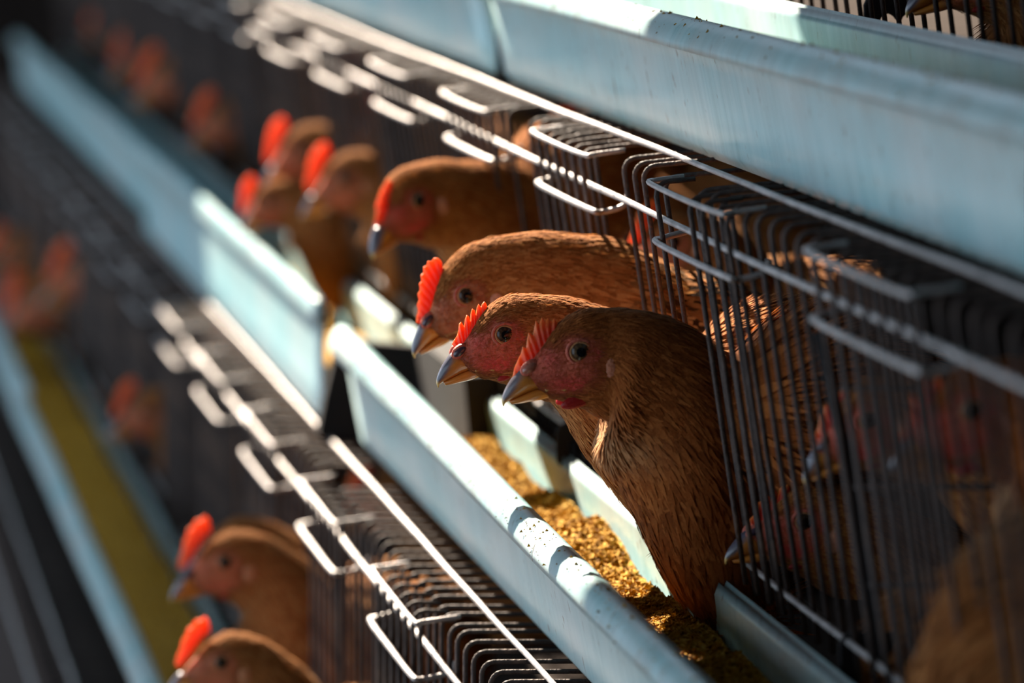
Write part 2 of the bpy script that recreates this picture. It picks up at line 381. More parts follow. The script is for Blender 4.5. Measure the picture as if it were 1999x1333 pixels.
# partition between two cells of the middle cage with a dark end post
yp = 2.15
pt = obj('partition_post', mesh('partition_post', *tube([PD2(6, 150)+Vector((0, 0, 0)), PD2(60, 400), PD2(112, 700)], 0.0028, 8), 'black'), cage2, (0, yp, 0))
for hh in (240, 400, 560):
    obj('partition_wire', mesh('partition_wire', *tube([PD2(.15*hh, hh), PD2(.15*hh+700, hh)], 0.0012), 'wire'), cage2, (0, yp-.004, 0))

# mesh-floor / back sheets behind the birds of each tier: dark back panels
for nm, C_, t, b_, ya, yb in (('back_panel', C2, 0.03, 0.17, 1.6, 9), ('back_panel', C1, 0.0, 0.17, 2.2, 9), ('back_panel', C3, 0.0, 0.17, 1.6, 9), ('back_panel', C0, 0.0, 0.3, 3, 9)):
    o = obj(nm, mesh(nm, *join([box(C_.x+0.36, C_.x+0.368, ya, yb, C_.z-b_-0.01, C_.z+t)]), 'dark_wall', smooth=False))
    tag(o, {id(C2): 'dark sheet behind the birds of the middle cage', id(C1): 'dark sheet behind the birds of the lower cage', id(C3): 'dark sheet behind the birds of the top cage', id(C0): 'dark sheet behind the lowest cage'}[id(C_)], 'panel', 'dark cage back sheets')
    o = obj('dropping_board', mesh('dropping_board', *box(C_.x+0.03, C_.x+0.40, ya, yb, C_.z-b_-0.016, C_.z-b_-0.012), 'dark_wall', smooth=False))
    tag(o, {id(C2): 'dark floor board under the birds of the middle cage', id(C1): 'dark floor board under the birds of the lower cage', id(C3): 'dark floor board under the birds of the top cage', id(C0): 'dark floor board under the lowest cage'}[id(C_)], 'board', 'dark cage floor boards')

# ------------------------------------------------------------------ feed
def feed(T0, y0, y1, zb, width, amp, lab, ny, nx=34, crumbs=0):
    V = []; Fc = []
    def hgt(u, y):
        p = Vector((u*30, y*14, 3.1))
        h = zb + amp*noise.noise(Vector((u*10, y*9, 0))) + 0.35*amp*noise.noise(p*1.7) + 0.0015*noise.noise(p*6) + 0.0012*noise.noise(p*17)
        h += 0.004*max(0, math.sin(y*19))*amp/0.01
        return h
    for i in range(ny+1):
        y = y0+(y1-y0)*i/ny
        for j in range(nx+1):
            s = j/nx; x = 0.0068+(width-0.0125)*s
            z = hgt(x, y)-0.006*(1-s)**2
            if j in (0, nx): z -= 0.0015
            V.append((T0[0]+x, y, T0[1]+z))
    top = len(V)
    for i in range(ny):
        for j in range(nx):
            a = i*(nx+1)+j; Fc.append((a, a+nx+1, a+nx+2, a+1))
    parts = [(V, Fc)]
    base = [Vector(v) for v in [(1, 1, 1), (1, -1, -1), (-1, 1, -1), (-1, -1, 1)]]
    CV = []; CF = []
    for k in range(crumbs):
        s = random.random(); y = y0+(y1-y0)*random.random(); x = 0.009+(width-0.017)*s
        z = hgt(x, y)-0.006*(1-s)**2; r = random.choice((0.0004, 0.0005, 0.0006, 0.0007, 0.0009, 0.0012))
        rot = Matrix.Rotation(random.uniform(0, 6.28), 3, Vector((random.random()+.1, random.random(), random.random())).normalized())
        o = len(CV)
        CV += [Vector((T0[0]+x, y, T0[1]+z+r*.3))+(rot@q)*r for q in base]; CF += [(o, o+1, o+2), (o, o+3, o+1), (o, o+2, o+3), (o+1, o+3, o+2)]
    if CV: parts.append((CV, CF))
    o = obj('chicken_feed', mesh('chicken_feed', *join(parts), 'feed', smooth=False)); tag(o, lab, 'feed', kind='stuff'); return o
feed(T2, 1.60, 3.30, -0.040, 0.0632, 0.0105, 'coarse yellow ground feed in the middle trough under the nearest hen', 620, 40, 26000)
feed(T2, 3.55, 5.0, -0.046, 0.0632, 0.008, 'yellow feed in the trough beyond the black bracket', 120, 10)
feed(T1, 2.8, 6.5, -0.047, 0.072, 0.004, 'blurred yellow feed in the lower left trough', 240, 12)

# ------------------------------------------------------------------ hens
HX = np.array([(-99, 44, -62, 78, 5.2), (-83, 23, -47, 88, 7.8), (-62, -4, -26, 92, 10.3), (-38, -38, 4, 100, 12.6), (-2, -65, 34, 112, 14.6), (40, -73, 70, 128, 15.8)])
def rot2(p, a):
    c, s = math.cos(a), math.sin(a); return (p[0]*c-p[1]*s, p[0]*s+p[1]*c)
SKIN = np.array((0.40, 0.082, 0.042)); 
def smooth01(x): x = np.clip(x, 0, 1); return x*x*(3-2*x)

def build_hen(spec):
    """everything is drawn in photo pixels at distance y0 from the eye and turned into metres about the eye"""
    y0 = spec['y']; E = spec['eye']; hs = spec['hs']; ha = math.radians(spec['ha'])
    O = pix(E[0], E[1], y0)
    def L3(dx, dy, yoff=0.0):                           # pixel offset from the eye -> local metres
        p = pix(E[0]+dx, E[1]+dy, y0); return Vector((p.x-O.x, yoff, p.z-O.z))
    a = L3(100, 0); b = L3(0, 100)
    A = np.array([[a.x, b.x], [a.z, b.z]])/100.0; Ai = np.linalg.inv(A)
    def head_px(p):                                     # canonical head pixel -> this bird's pixel offset
        q = rot2(p, ha); return (q[0]*hs, q[1]*hs)
    mm = 0.001*hs*4387/ (F/y0)                          # canonical mm scaled like the head
    def loft(st, n=26, sub=4):
        st = catmull(st, sub); V = []; Fc = []
        for k, s in enumerate(st):
            t = L3(s[0], s[1]); bt = L3(s[2], s[3]); c = (t+bt)/2; h = (t-bt)/2
            for j in range(n):
                an = 2*math.pi*j/n; ca, sa = math.cos(an), math.sin(an)
                V.append(c + h*ca + Vector((0, s[4]*math.copysign(abs(sa)**0.9, sa), 0)))
        m = len(st)
        for k in range(m-1):
            for j in range(n):
                Fc.append((k*n+j, k*n+(j+1) % n, (k+1)*n+(j+1) % n, (k+1)*n+j))
        Fc.append(tuple(range(n-1, -1, -1))); Fc.append(tuple((m-1)*n+j for j in range(n)))
        return V, Fc
    hst = []
    for ir, r in enumerate(HX):
        t = head_px(r[:2]); bt = head_px(r[2:4])
        if ir in spec.get('tops', {}): q0 = spec['tops'][ir]; t = (q0[0]-E[0], q0[1]-E[1])
        hst.append((*t, *bt, r[4]*mm))
    off = lambda q: (q[0]-E[0], q[1]-E[1], q[2]-E[0], q[3]-E[1], q[4])
    neck = [off(q) for q in spec['neck']]; body = [off(q) for q in spec['body']]
    V, Fc = join([loft(hst+neck), loft(body)])
    me = mesh('hen_tmp', V, Fc, None)
    tmp = bpy.data.objects.new('tmp', me); COL.objects.link(tmp)
    r = tmp.modifiers.new('r', 'REMESH'); r.mode = 'VOXEL'; r.voxel_size = spec.get('vox', 0.0022); r.use_smooth_shade = True
    s = tmp.modifiers.new('s', 'SMOOTH'); s.factor = 0.6; s.iterations = 7
    dg = bpy.context.evaluated_depsgraph_get(); dg.update()
    bm_ = bpy.data.meshes.new_from_object(tmp.evaluated_get(dg)); bpy.data.objects.remove(tmp)
    nv = len(bm_.vertices); co = np.empty(nv*3, np.float32); bm_.vertices.foreach_get('co', co); co = co.reshape(-1, 3)
    def canon(P):                                       # local metres -> canonical head pixels
        d = P[:, [0, 2]] @ Ai.T / hs
        c, s_ = math.cos(-ha), math.sin(-ha)
        return np.stack([d[:, 0]*c-d[:, 1]*s_, d[:, 0]*s_+d[:, 1]*c], 1)
    def face_mask(P):
        q = canon(P)
        d1 = np.sqrt(((q[:, 0]+28)/72)**2+((q[:, 1]-36)/50)**2)
        d2 = np.sqrt(((q[:, 0]+2)/46)**2+((q[:, 1]-2)/38)**2)
        d3 = np.sqrt(((q[:, 0]+78)/26)**2+((q[:, 1]-20)/34)**2)
        d = np.minimum(np.minimum(d1, d2), d3)
        jit = np.array([noise.noise(Vector(p)*260)+0.5*noise.noise(Vector(p)*900) for p in P])
        return 1-smooth01((d-0.62+0.16*jit)/0.50)
    fb = np.array(spec['fbase'])
    mk = face_mask(co)[:, None]
    q = canon(co)
    nz = np.array([noise.noise(Vector(p)*140) for p in co])[:, None]
    SK = np.array(spec.get('skin', SKIN)); skin = SK*(1+0.5*nz) + np.array((0.05, 0.03, 0.03))*np.clip(nz, 0, 1)
    deep = np.exp(-(((q[:, 0]+5)/45)**2+((q[:, 1]-60)/16)**2))[:, None]
    deep = np.clip(deep+0.8*np.exp(-(((q[:, 0]-38)/13)**2+((q[:, 1]+2)/26)**2))[:, None]+0.6*np.exp(-(((q[:, 0]+52)/16)**2+((q[:, 1]-18)/18)**2))[:, None], 0, 1)*spec.get('red', 0.7)
    skin = skin*(1-deep)+np.array((0.50, 0.025, 0.03))*deep
    cols = fb*0.8*(1-mk)+skin*mk
    tris = bm_
    body_me = mesh('hen_body', co, [tuple(p.vertices) for p in bm_.polygons], 'skin', cols=cols)
    parts = [('body', body_me, None)]
    # ---- plumage: thousands of small feathers lying along the neck and body
    mesh_t = bm_; mesh_t.calc_loop_triangles()
    T = np.empty(len(mesh_t.loop_triangles)*3, np.int32); mesh_t.loop_triangles.foreach_get('vertices', T); T = T.reshape(-1, 3)
    P0, P1, P2 = co[T[:, 0]], co[T[:, 1]], co[T[:, 2]]
    nr = np.cross(P1-P0, P2-P0); ar = np.linalg.norm(nr, axis=1); nr = nr/np.maximum(ar, 1e-12)[:, None]
    ax = []                                             # flow samples: position, tangent, feather length, width
    allst = catmull(hst+neck, 4)
    cen = np.array([((L3(s_[0], s_[1])+L3(s_[2], s_[3]))/2)[:] for s_ in allst])
    tg = np.gradient(cen, axis=0); tg /= np.linalg.norm(tg, axis=1)[:, None]
    Ls = np.array(spec['flen']); tt = np.linspace(0, 1, len(cen)); ln = np.interp(tt, np.linspace(0, 1, len(Ls)), Ls)
    bst = catmull(body, 4); bc = np.array([((L3(s_[0], s_[1])+L3(s_[2], s_[3]))/2)[:] for s_ in bst])
    bt_ = np.gradient(bc, axis=0); bt_ /= np.linalg.norm(bt_, axis=1)[:, None]
    cenA = np.vstack([cen, bc[3:]]); tgA = np.vstack([tg, bt_[3:]+np.array((0, 0, -0.35))]); lnA = np.concatenate([ln, np.full(len(bc)-3, Ls[-1]*1.1)])
    wgt = ar.copy()
    cpt = (P0+P1+P2)/3
    fmk = face_mask(cpt); wgt *= 0.10+0.90*(1-fmk)
    dh = np.linalg.norm(cpt, axis=1); wgt *= 1+5.0*np.exp(-(dh/0.035)**2)     # denser on the head
    keep = cpt[:, 0] < spec.get('xmax', 1)
    wgt *= keep; wgt /= wgt.sum()
    nf = spec['nf']; idx = rng.choice(len(T), nf, p=wgt)
    uv = rng.random((nf, 2)); sw = uv.sum(1) > 1; uv[sw] = 1-uv[sw]
    pp = P0[idx]+(P1[idx]-P0[idx])*uv[:, :1]+(P2[idx]-P0[idx])*uv[:, 1:]; nn = nr[idx]
    near = np.empty(nf, np.int64)
    for s0 in range(0, nf, 2000):
        d = ((pp[s0:s0+2000, None, :]-cenA[None])**2).sum(2); near[s0:s0+2000] = d.argmin(1)
    t = tgA[near]; t = t-nn*(t*nn).sum(1)[:, None]; t += rng.normal(0, 0.13, t.shape); t -= nn*(t*nn).sum(1)[:, None]
    t /= np.maximum(np.linalg.norm(t, axis=1), 1e-6)[:, None]
    bb = np.cross(nn, t)
    ll = lnA[near]*rng.uniform(0.7, 1.35, nf); ww = ll*rng.uniform(0.035, 0.075, nf)+0.00016
    lift = ll*rng.uniform(0.01, 0.10, nf)
    fm = fmk[idx]; ll = ll*(1-0.55*fm); ww = ww*(1-0.5*fm); lift = lift*(1-0.4*fm)
    l_, w_, f_ = ll[:, None], ww[:, None], lift[:, None]
    eps = 0.0002
    pts = [pp+nn*eps-bb*w_*0.6, pp+nn*eps+bb*w_*0.6, pp+t*l_*0.5+nn*(eps+f_)-bb*w_, pp+t*l_*0.5+nn*(eps+f_)+bb*w_, pp+t*l_+nn*(eps+f_*0.8)]
    FV = np.stack(pts, 1).reshape(-1, 3)
    FF = []
    for b0 in range(0, nf*5, 5): FF.append((b0, b0+1, b0+3, b0+2)); FF.append((b0+2, b0+3, b0+4))
    c1, c2, c3 = (np.array(c) for c in spec['fcols'])
    u = rng.random((nf, 1)); big = np.array([noise.noise(Vector(p)*28) for p in pp])[:, None]
    u = np.clip(u*0.75+0.25*(0.5+big), 0, 1)
    fc = np.where(u < 0.5, c1+(c2-c1)*u*2, c2+(c3-c2)*(u*2-1))
    # darker streaked back further down the neck
    dk = smooth01((pp[:, 0]-spec.get('dark_from', 9))/0.04)[:, None]*(rng.random((nf, 1)) < spec.get('dark_frac', 0.5))
    fc = fc*(1-dk*0.85)
    # pale throat fringe
    qc = canon(pp); pale = np.exp(-(((qc[:, 0]-45)/60)**2+((qc[:, 1]-150)/28)**2))[:, None]*spec.get('pale', 0.0)
    fc = fc*(1-pale)+np.array((0.60, 0.36, 0.18))*pale
    hd = 1-smooth01((fmk[idx]-0.0)/0.9)[:, None]
    fc = fc*(0.35+0.65*hd)+SKIN*0.9*(1-hd)*0.65
    shade = np.array([0.8, 0.8, 1.0, 1.0, 1.15])[None, :, None]
    FC = (fc[:, None, :]*shade).reshape(-1, 3)
    parts.append(('plumage', mesh('plumage', FV, FF, 'feather', cols=np.clip(FC, 0, 1)), 'stuff'))
    # ---- upper and lower beak (canonical head pixels)
    def hloft(st, n=18, sub=5, colf=None, name='beak', mat='beak', pinch=1.0):
        st2 = [(*head_px(s_[:2]), *head_px(s_[2:4]), s_[4]*mm) for s_ in st]
        Vv, Ff = loft(st2, n, sub); m = len(Vv)//n
        cl = []
        for k in range(m):
            for j in range(n):
                cl.append(colf(k/(m-1), 0.5+0.5*math.cos(2*math.pi*j/n)))
        return mesh(name, Vv, Ff, mat, cols=np.array(cl))
    slate = np.array(spec.get('slate', (0.085, 0.085, 0.12))); horn = np.array((0.52, 0.20, 0.032)); tip = np.array((0.62, 0.44, 0.14))
    def cu(v, h):
        k0 = smooth01((h-0.45-0.22*math.sin(v*7))/0.3); c = horn*(1-k0)+slate*k0; k = smooth01((v-0.74)/0.14); return c*(1-k)+tip*k
    up_ = [(-68, 50, -18, 70, 3.0), (-84, 46, -48, 72, 4.6), (-97, 40, -72, 78, 5.2), (-110, 55, -88, 85, 4.6), (-120, 72, -104, 93, 3.5), (-126, 88, -115, 98, 2.3), (-127, 99, -121, 103, 1.2), (-125, 108, -122.5, 108.5, 0.4)]
    parts.append(('upper_beak', hloft(up_, colf=cu), None))
    def cl_(v, h):
        k = smooth01((0.45-v)/0.4)*spec.get('lowdark', 0.8); c = horn*1.1*(1-k)+slate*k; return c
    lo_ = [(-30, 70, -34, 80, 3.4), (-52, 70, -46, 88, 4.4), (-72, 75, -62, 94, 4.4), (-90, 84, -80, 98, 3.8), (-104, 92, -97, 102, 2.7), (-114, 97, -109, 104, 1.3)]
    parts.append(('lower_beak', hloft(lo_, colf=cl_), None))
    # gape corner, nostril flap
    gp = [(*head_px(p), ) for p in [(-18, 70), (-30, 68), (-42, 69), (-54, 73)]]
    for sgn in (-1, 1):
        gv = []
        for s_, p in zip((8.8, 8.0, 6.8, 5.6), gp): gv.append(L3(p[0], p[1], sgn*s_*mm))
        Vv, Ff = tube(catmull([tuple(g) for g in gv], 4), 0.0009*mm*1000, 7)
        parts.append(('gape', mesh('gape', Vv, Ff, 'beak', cols=np.tile(np.array((0.50, 0.28, 0.08)), (len(Vv), 1))), None))
    def ellipsoid(c, rx, ry, rz, ang, nu=16, nvv=10, colf=None):
        Vv = []; cl = []; Ff = []
        for i in range(nvv+1):
            ph = math.pi*i/nvv
            for j in range(nu):
                th = 2*math.pi*j/nu; p = (rx*math.sin(ph)*math.cos(th), rz*math.cos(ph)); q_ = rot2(p, ang)
                Vv.append(Vector((c[0]+q_[0], c[1]+ry*math.sin(ph)*math.sin(th), c[2]+q_[1]))); cl.append(colf(Vv[-1]) if colf else (1, 1, 1))
        for i in range(nvv):
            for j in range(nu): Ff.append((i*nu+j, i*nu+(j+1) % nu, (i+1)*nu+(j+1) % nu, (i+1)*nu+j))
        return Vv, Ff, cl
    for sgn in (-1, 1):
        c = L3(*head_px((-84, 36))); 
        Vv, Ff, cl = ellipsoid((c.x, sgn*4.9*mm, c.z), 3.6*mm, 2.0*mm, 1.9*mm, math.radians(32)-ha, colf=lambda p: spec.get('nostril', (0.05, 0.03, 0.05)))
        parts.append(('nostril', mesh('nostril', Vv, Ff, 'beak', cols=np.array(cl)), None))
        Vv, Ff, cl = ellipsoid((c.x+.4*mm, sgn*4.1*mm, c.z), 4.7*mm, 2.2*mm, 3.1*mm, math.radians(32)-ha, colf=lambda p: (0.42, 0.11, 0.075))
        parts.append(('nostril_flap', mesh('nostril_flap', Vv, Ff, 'skin', cols=np.array(cl)), None))
    # ---- eyes with iris, pupil and fleshy lids
    er = 5.2*mm; ey = 10.1*mm
    for sgn in (-1, 1):
        Vv = []; cl = []; Ff = []; nu = 28; nvv = 22
        for i in range(nvv+1):
            ph = math.pi*i/nvv*0.62
            for j in range(nu):
                th = 2*math.pi*j/nu
                Vv.append(Vector((er*math.sin(ph)*math.cos(th), sgn*(ey+er*math.cos(ph)*0.86), er*math.sin(ph)*math.sin(th))))
                rr = math.sin(ph)*er/mm
                if rr < 2.2: k = (0.004, 0.004, 0.005)
                elif rr < 3.45: k = tuple(np.array(spec.get('iris', (0.035, 0.020, 0.011)))*(1+0.4*math.sin(th*9)))
                else: k = (0.02, 0.01, 0.008)
                cl.append(k)
        for i in range(nvv):
            for j in range(nu): Ff.append((i*nu+j, i*nu+(j+1) % nu, (i+1)*nu+(j+1) % nu, (i+1)*nu+j))
        parts.append(('eye', mesh('eye', Vv, Ff, 'eye', cols=np.array(cl)), None))
        for nm, rr, tr_, yy, cc in (('eyelid', 4.15, 0.62, 12.7, (0.36, 0.17, 0.07)), ('eye_ring', 5.3, 0.95, 12.0, (0.40, 0.10, 0.065))):
            ring = [(rr*mm*math.cos(a_), sgn*(yy*mm+0.25*mm*math.sin(2*a_)), rr*mm*0.90*math.sin(a_)) for a_ in np.linspace(0, 2*math.pi, 30, endpoint=False)]
            Vv, Ff = tube(ring, tr_*mm, 7, closed=True)
            parts.append((nm, mesh(nm, Vv, Ff, 'skin', cols=np.tile(np.array(cc), (len(Vv), 1))), None))
        # ear lobe
        c = L3(*head_px((62, 26)))
        Vv, Ff, cl = ellipsoid((c.x, sgn*14.2*mm, c.z), 5.0*mm, 3.0*mm, 6.6*mm, -ha+0.15, colf=lambda p: np.array(spec.get('ear', (0.50, 0.22, 0.13)))*(1+0.3*noise.noise(p*500)))
        parts.append(('ear_lobe', mesh('ear_lobe', Vv, Ff, 'skin', cols=np.array(cl)), None))
        # wattle
        wv = spec.get('wattle', 1.0)
        c = L3(*head_px((8, 76+9*wv)))
        Vv, Ff, cl = ellipsoid((c.x, sgn*(9.2-1.6*wv)*mm, c.z), 8.0*mm*wv, 1.9*mm, 2.7*mm*wv, 0.30-ha, colf=lambda p: (0.36, 0.014, 0.012))
        parts.append(('wattle', mesh('wattle', Vv, Ff, 'comb', cols=np.array(cl)), None))
    # ---- comb: thin serrated blade following the forehead, ridged like a fan
    outer, inner = spec['comb_outer'], spec['comb_inner']
    o_ = np.array(outer, float)-np.array(E); i_ = catmull(np.array(inner, float)-np.array(E), 8)
    n = len(o_)*1
    # resample the inner line to match
    def resample(Q, n):
        d = np.concatenate([[0], np.cumsum(np.linalg.norm(np.diff(Q, axis=0), axis=1))]); s_ = np.linspace(0, d[-1], n)
        return np.stack([np.interp(s_, d, Q[:, 0]), np.interp(s_, d, Q[:, 1])], 1)
    oo = resample(o_, n*5); ii = resample(i_, n*5); R_ = 9; Vv = []; cl = []; m = len(oo)
    for side in (-1, 1):
        for a_ in range(m):
            for k in range(R_):
                s_ = k/(R_-1); p = ii[a_]*(1-s_)+oo[a_]*s_
                th = (2.6*(1-s_)**0.8+0.65*math.sqrt(max(0, 1-s_**3)))*mm
                dent = 0.30*mm*math.sin(a_*2*math.pi/10.0)*min(1, s_*2)
                edge = min(a_, m-1-a_)/4.0; th *= min(1, 0.25+0.75*edge)
                Vv.append(L3(p[0], p[1], side*max(0.0 if s_ == 1 else 0.25*mm, th+dent if s_ < 1 else 0.12*mm)))
                cl.append(np.array(spec.get('combcol', (0.70, 0.045, 0.014)))*(1-s_**3)+np.array((0.90, 0.27, 0.05))*(s_**3))
    Ff = []; o2 = m*R_
    for a_ in range(m-1):
        for k in range(R_-1):
            v = a_*R_+k; Ff.append((v, v+1, v+R_+1, v+R_)); Ff.append((v+o2, v+R_+o2, v+R_+1+o2, v+1+o2))
        v = a_*R_+R_-1; Ff.append((v, v+o2, v+R_+o2, v+R_))
    parts.append(('comb', mesh('comb', Vv, Ff, 'comb', cols=np.array(cl)), None))
    bpy.data.meshes.remove(bm_)
    return dict(parts=parts, origin=O, y=y0)

def place(tpl, label, loc=None, yaw=0.0, roll=0.0, scale=1.0, group=None, drop=(), names=('hen',)):
    root = bpy.data.objects.new('hen', None); COL.objects.link(root); root.empty_display_size = .03
    root.location = loc if loc is not None else tpl['origin']
    root.rotation_euler = (0, roll, yaw); root.scale = (scale,)*3
    tag(root, label, 'hen', group)
    for nm, me, kd in tpl['parts']:
        if nm in drop: continue
        o = obj(nm, me, root)
        if kd: o['kind'] = kd
    return root

BROWN = ((0.15, 0.040, 0.010), (0.29, 0.082, 0.019), (0.44, 0.150, 0.040))
hen3 = build_hen(dict(y=2.465, eye=(1125, 681), hs=1.10, ha=3, vox=0.0022, nf=62000, xmax=0.125,
    neck=[(1243, 607, 1172, 872, .0225), (1322, 628, 1200, 925, .026), (1395, 680, 1232, 985, .030), (1445, 765, 1262, 1045, .032), (1480, 870, 1292, 1100, .031), (1488, 980, 1325, 1140, .029), (1496, 1085, 1362, 1176, .025), (1494, 1150, 1408, 1206, .017)],
    body=[(1390, 740, 1360, 900, .020), (1440, 690, 1400, 960, .034), (1540, 655, 1500, 930, .042), (1660, 665, 1640, 920, .042), (1780, 700, 1760, 900, .03), (1830, 780, 1820, 840, .01)],
    flen=[0.0022, 0.0028, 0.0045, 0.007, 0.011, 0.015, 0.022, 0.032], fbase=(0.17, 0.065, 0.024), fcols=BROWN, pale=0.65, lowdark=0.0, ear=(0.34, 0.12, 0.065), nostril=(0.35, 0.13, 0.09), slate=(0.13, 0.11, 0.13), iris=(0.06, 0.036, 0.018), dark_from=0.07, dark_frac=0.3, wattle=1.1,
    comb_outer=[(1000, 738), (1004, 718), (1012, 700), (1017, 690), (1020, 676), (1027, 680), (1029, 662), (1032, 648), (1040, 655), (1043, 640), (1046, 624), (1052, 634), (1058, 618), (1064, 628), (1070, 619), (1076, 628), (1083, 620), (1088, 632), (1086, 646)],
    comb_inner=[(1014, 742), (1040, 716), (1062, 684), (1078, 658), (1090, 644)]))
place(hen3, 'nearest brown hen with red wattle, chest feathers hanging over the trough')
hen2 = build_hen(dict(wattle=0.65, y=2.545, eye=(979, 648), hs=1.0, ha=0, vox=0.0022, nf=50000, xmax=0.15,
    neck=[(1064, 577, 1064, 775, .017), (1110, 581, 1100, 812, .0185), (1170, 598, 1130, 862, .021), (1230, 612, 1160, 905, .024), (1290, 625, 1195, 950, .027), (1350, 660, 1240, 1000, .030), (1390, 740, 1290, 1040, .030), (1400, 850, 1340, 1040, .02)],
    body=[(1330, 700, 1300, 900, .020), (1390, 640, 1360, 980, .032), (1480, 600, 1450, 1010, .040), (1590, 600, 1570, 980, .040), (1690, 680, 1680, 900, .024)],
    flen=[0.0022, 0.0028, 0.0045, 0.0065, 0.010, 0.014, 0.018], fbase=(0.20, 0.08, 0.03), fcols=((0.20, 0.060, 0.014), (0.37, 0.125, 0.031), (0.56, 0.25, 0.080)), pale=0.5,
    comb_outer=[(882, 672), (886, 664), (892, 655), (895, 644), (896, 632), (900, 628), (906, 637), (908, 622), (911, 614), (916, 618), (918, 628), (919, 610), (922, 602), (927, 606), (928, 616), (931, 600), (934, 593), (939, 599), (941, 593), (945, 588), (949, 592), (951, 598), (946, 612)],
    comb_inner=[(893, 684), (908, 664), (922, 642), (936, 622), (946, 612)]))
place(hen2, 'middle one of the three sharp hens, spiky orange comb and slate beak')
hen1 = build_hen(dict(skin=(0.34, 0.125, 0.050), tops={2: (846, 572), 3: (864, 526), 4: (900, 487), 5: (944, 469)}, y=2.68, eye=(905, 573), hs=0.96, ha=-11.7, vox=0.0022, nf=52000, xmax=0.17,
    neck=[(988, 460, 1000, 690, .0175), (1045, 454, 1060, 720, .020), (1110, 459, 1120, 745, .023), (1175, 466, 1180, 770, .026), (1240, 490, 1245, 800, .030), (1300, 520, 1300, 820, .032), (1350, 560, 1345, 800, .026)],
    body=[(1230, 540, 1230, 780, .02), (1300, 525, 1300, 850, .034), (1400, 552, 1390, 900, .042), (1520, 600, 1500, 920, .040), (1620, 680, 1610, 860, .02)],
    flen=[0.0022, 0.0028, 0.0045, 0.007, 0.012, 0.016, 0.020], fbase=(0.20, 0.08, 0.028), fcols=((0.21, 0.068, 0.016), (0.39, 0.145, 0.038), (0.58, 0.28, 0.095)), dark_from=0.05, dark_frac=0.45, wattle=0.35, red=0.35,
    comb_outer=[(812, 630), (813, 618), (816, 606), (814, 594), (818, 586), (815, 574), (820, 566), (818, 554), (823, 548), (821, 537), (827, 532), (826, 521), (833, 518), (835, 509), (842, 510), (848, 503), (855, 504), (862, 510), (864, 520)],
    comb_inner=[(824, 632), (836, 605), (846, 575), (856, 545), (864, 522)]))
place(hen1, 'farthest of the three sharp hens, comb upright, streaked back running into cage')

# a plainer hen, reused for the blurred birds, drawn from the sunlit hen of the lower tier
gen = build_hen(dict(combcol=(0.72, 0.075, 0.014), skin=(0.36, 0.115, 0.050), y=3.28, eye=(437, 1092), hs=0.80, ha=2, vox=0.003, nf=16000, xmax=0.16,
    neck=[(512, 1043, 468, 1213, .016), (556, 1064, 485, 1250, .020), (600, 1095, 495, 1290, .024), (640, 1135, 505, 1335, .027), (665, 1190, 520, 1380, .029), (675, 1260, 545, 1420, .028), (670, 1330, 600, 1430, .018)],
    body=[(620, 1180, 600, 1330, .02), (660, 1140, 640, 1420, .034), (740, 1130, 720, 1450, .042), (840, 1150, 820, 1430, .040), (920, 1230, 910, 1340, .02)],
    flen=[0.0028, 0.004, 0.006, 0.010, 0.015, 0.02], fbase=(0.22, 0.09, 0.03), fcols=((0.18, 0.062, 0.018), (0.36, 0.14, 0.042), (0.50, 0.24, 0.085)), wattle=0.6, red=0.25, ear=(0.36, 0.15, 0.07),
    comb_outer=[(347, 1108), (350, 1090), (356, 1075), (358, 1058), (364, 1048), (368, 1032), (376, 1028), (382, 1015), (392, 1014), (400, 1006), (408, 1014), (412, 1030)],
    comb_inner=[(356, 1112), (372, 1090), (388, 1064), (400, 1046), (412, 1036)]))
place(gen, 'sunlit brown hen at the lower left, neck stretched out, red comb', drop=('gape', 'eye_ring', 'nostril_flap'))
SMALL = ('gape', 'eye_ring', 'nostril_flap', 'nostril')
G = 'blurred hens further along the row'
def copy_tpl(px, py, y, label, s=1.0, yaw=0.0, roll=0.0, tpl=gen, group=G, drop=SMALL):
    return place(tpl, label, loc=pix(px, py, y), yaw=math.radians(yaw), roll=math.radians(roll), scale=s, group=group, drop=drop)
copy_tpl(452, 1064, 3.42, 'hen right behind the sunlit lower hen, only its crown rim showing', drop=SMALL+('comb',))
copy_tpl(430, 1288, 3.10, 'hen at the bottom edge, below the sunlit lower hen', s=0.92, roll=4)
copy_tpl(786, 392, 3.05, 'dark hen turned towards the camera, behind the sharp trio', s=1.0, yaw=38, roll=-12, tpl=hen2)
copy_tpl(672, 347, 3.78, 'blurred hen with orange comb and lit crown, left of the dark hen', s=1.0, roll=-6)
copy_tpl(588, 292, 4.05, 'uppermost of three blurred hens clustered left of centre', s=1.0, roll=-8)
copy_tpl(525, 392, 4.02, 'lowest of three blurred hens clustered left of centre, glowing orange comb', s=0.80, roll=-12)
copy_tpl(440, 235, 5.0, 'dim blurred hen above the far trough, left of the cluster', s=1.15)
copy_tpl(330, 150, 5.7, 'blurred hen far up the row near the top left', s=1.3)
copy_tpl(285, 105, 6.3, 'second blurred hen in the far top left, orange comb', s=1.4)
copy_tpl(215, 45, 7.0, 'farthest blurred hen at the top left edge', s=1.1)
copy_tpl(285, 800, 4.45, 'dim hen with red face on the lower tier, left of the lower cage wires', s=1.0)
copy_tpl(160, 535, 5.7, 'brown blurred hen at the left, lower tier', s=1.35)
copy_tpl(75, 590, 5.9, 'blurred hen with orange comb at the left edge, lower tier', s=1.5, roll=-10)
copy_tpl(85, 400, 6.9, 'faint far hen at the left edge, above the other lower tier hens', s=1.0)
copy_tpl(20, 480, 6.6, 'faint hen cut by the left edge of the photo', s=1.1)
ORD = ('nearest', 'second nearest', 'middle one', 'second farthest', 'farthest')
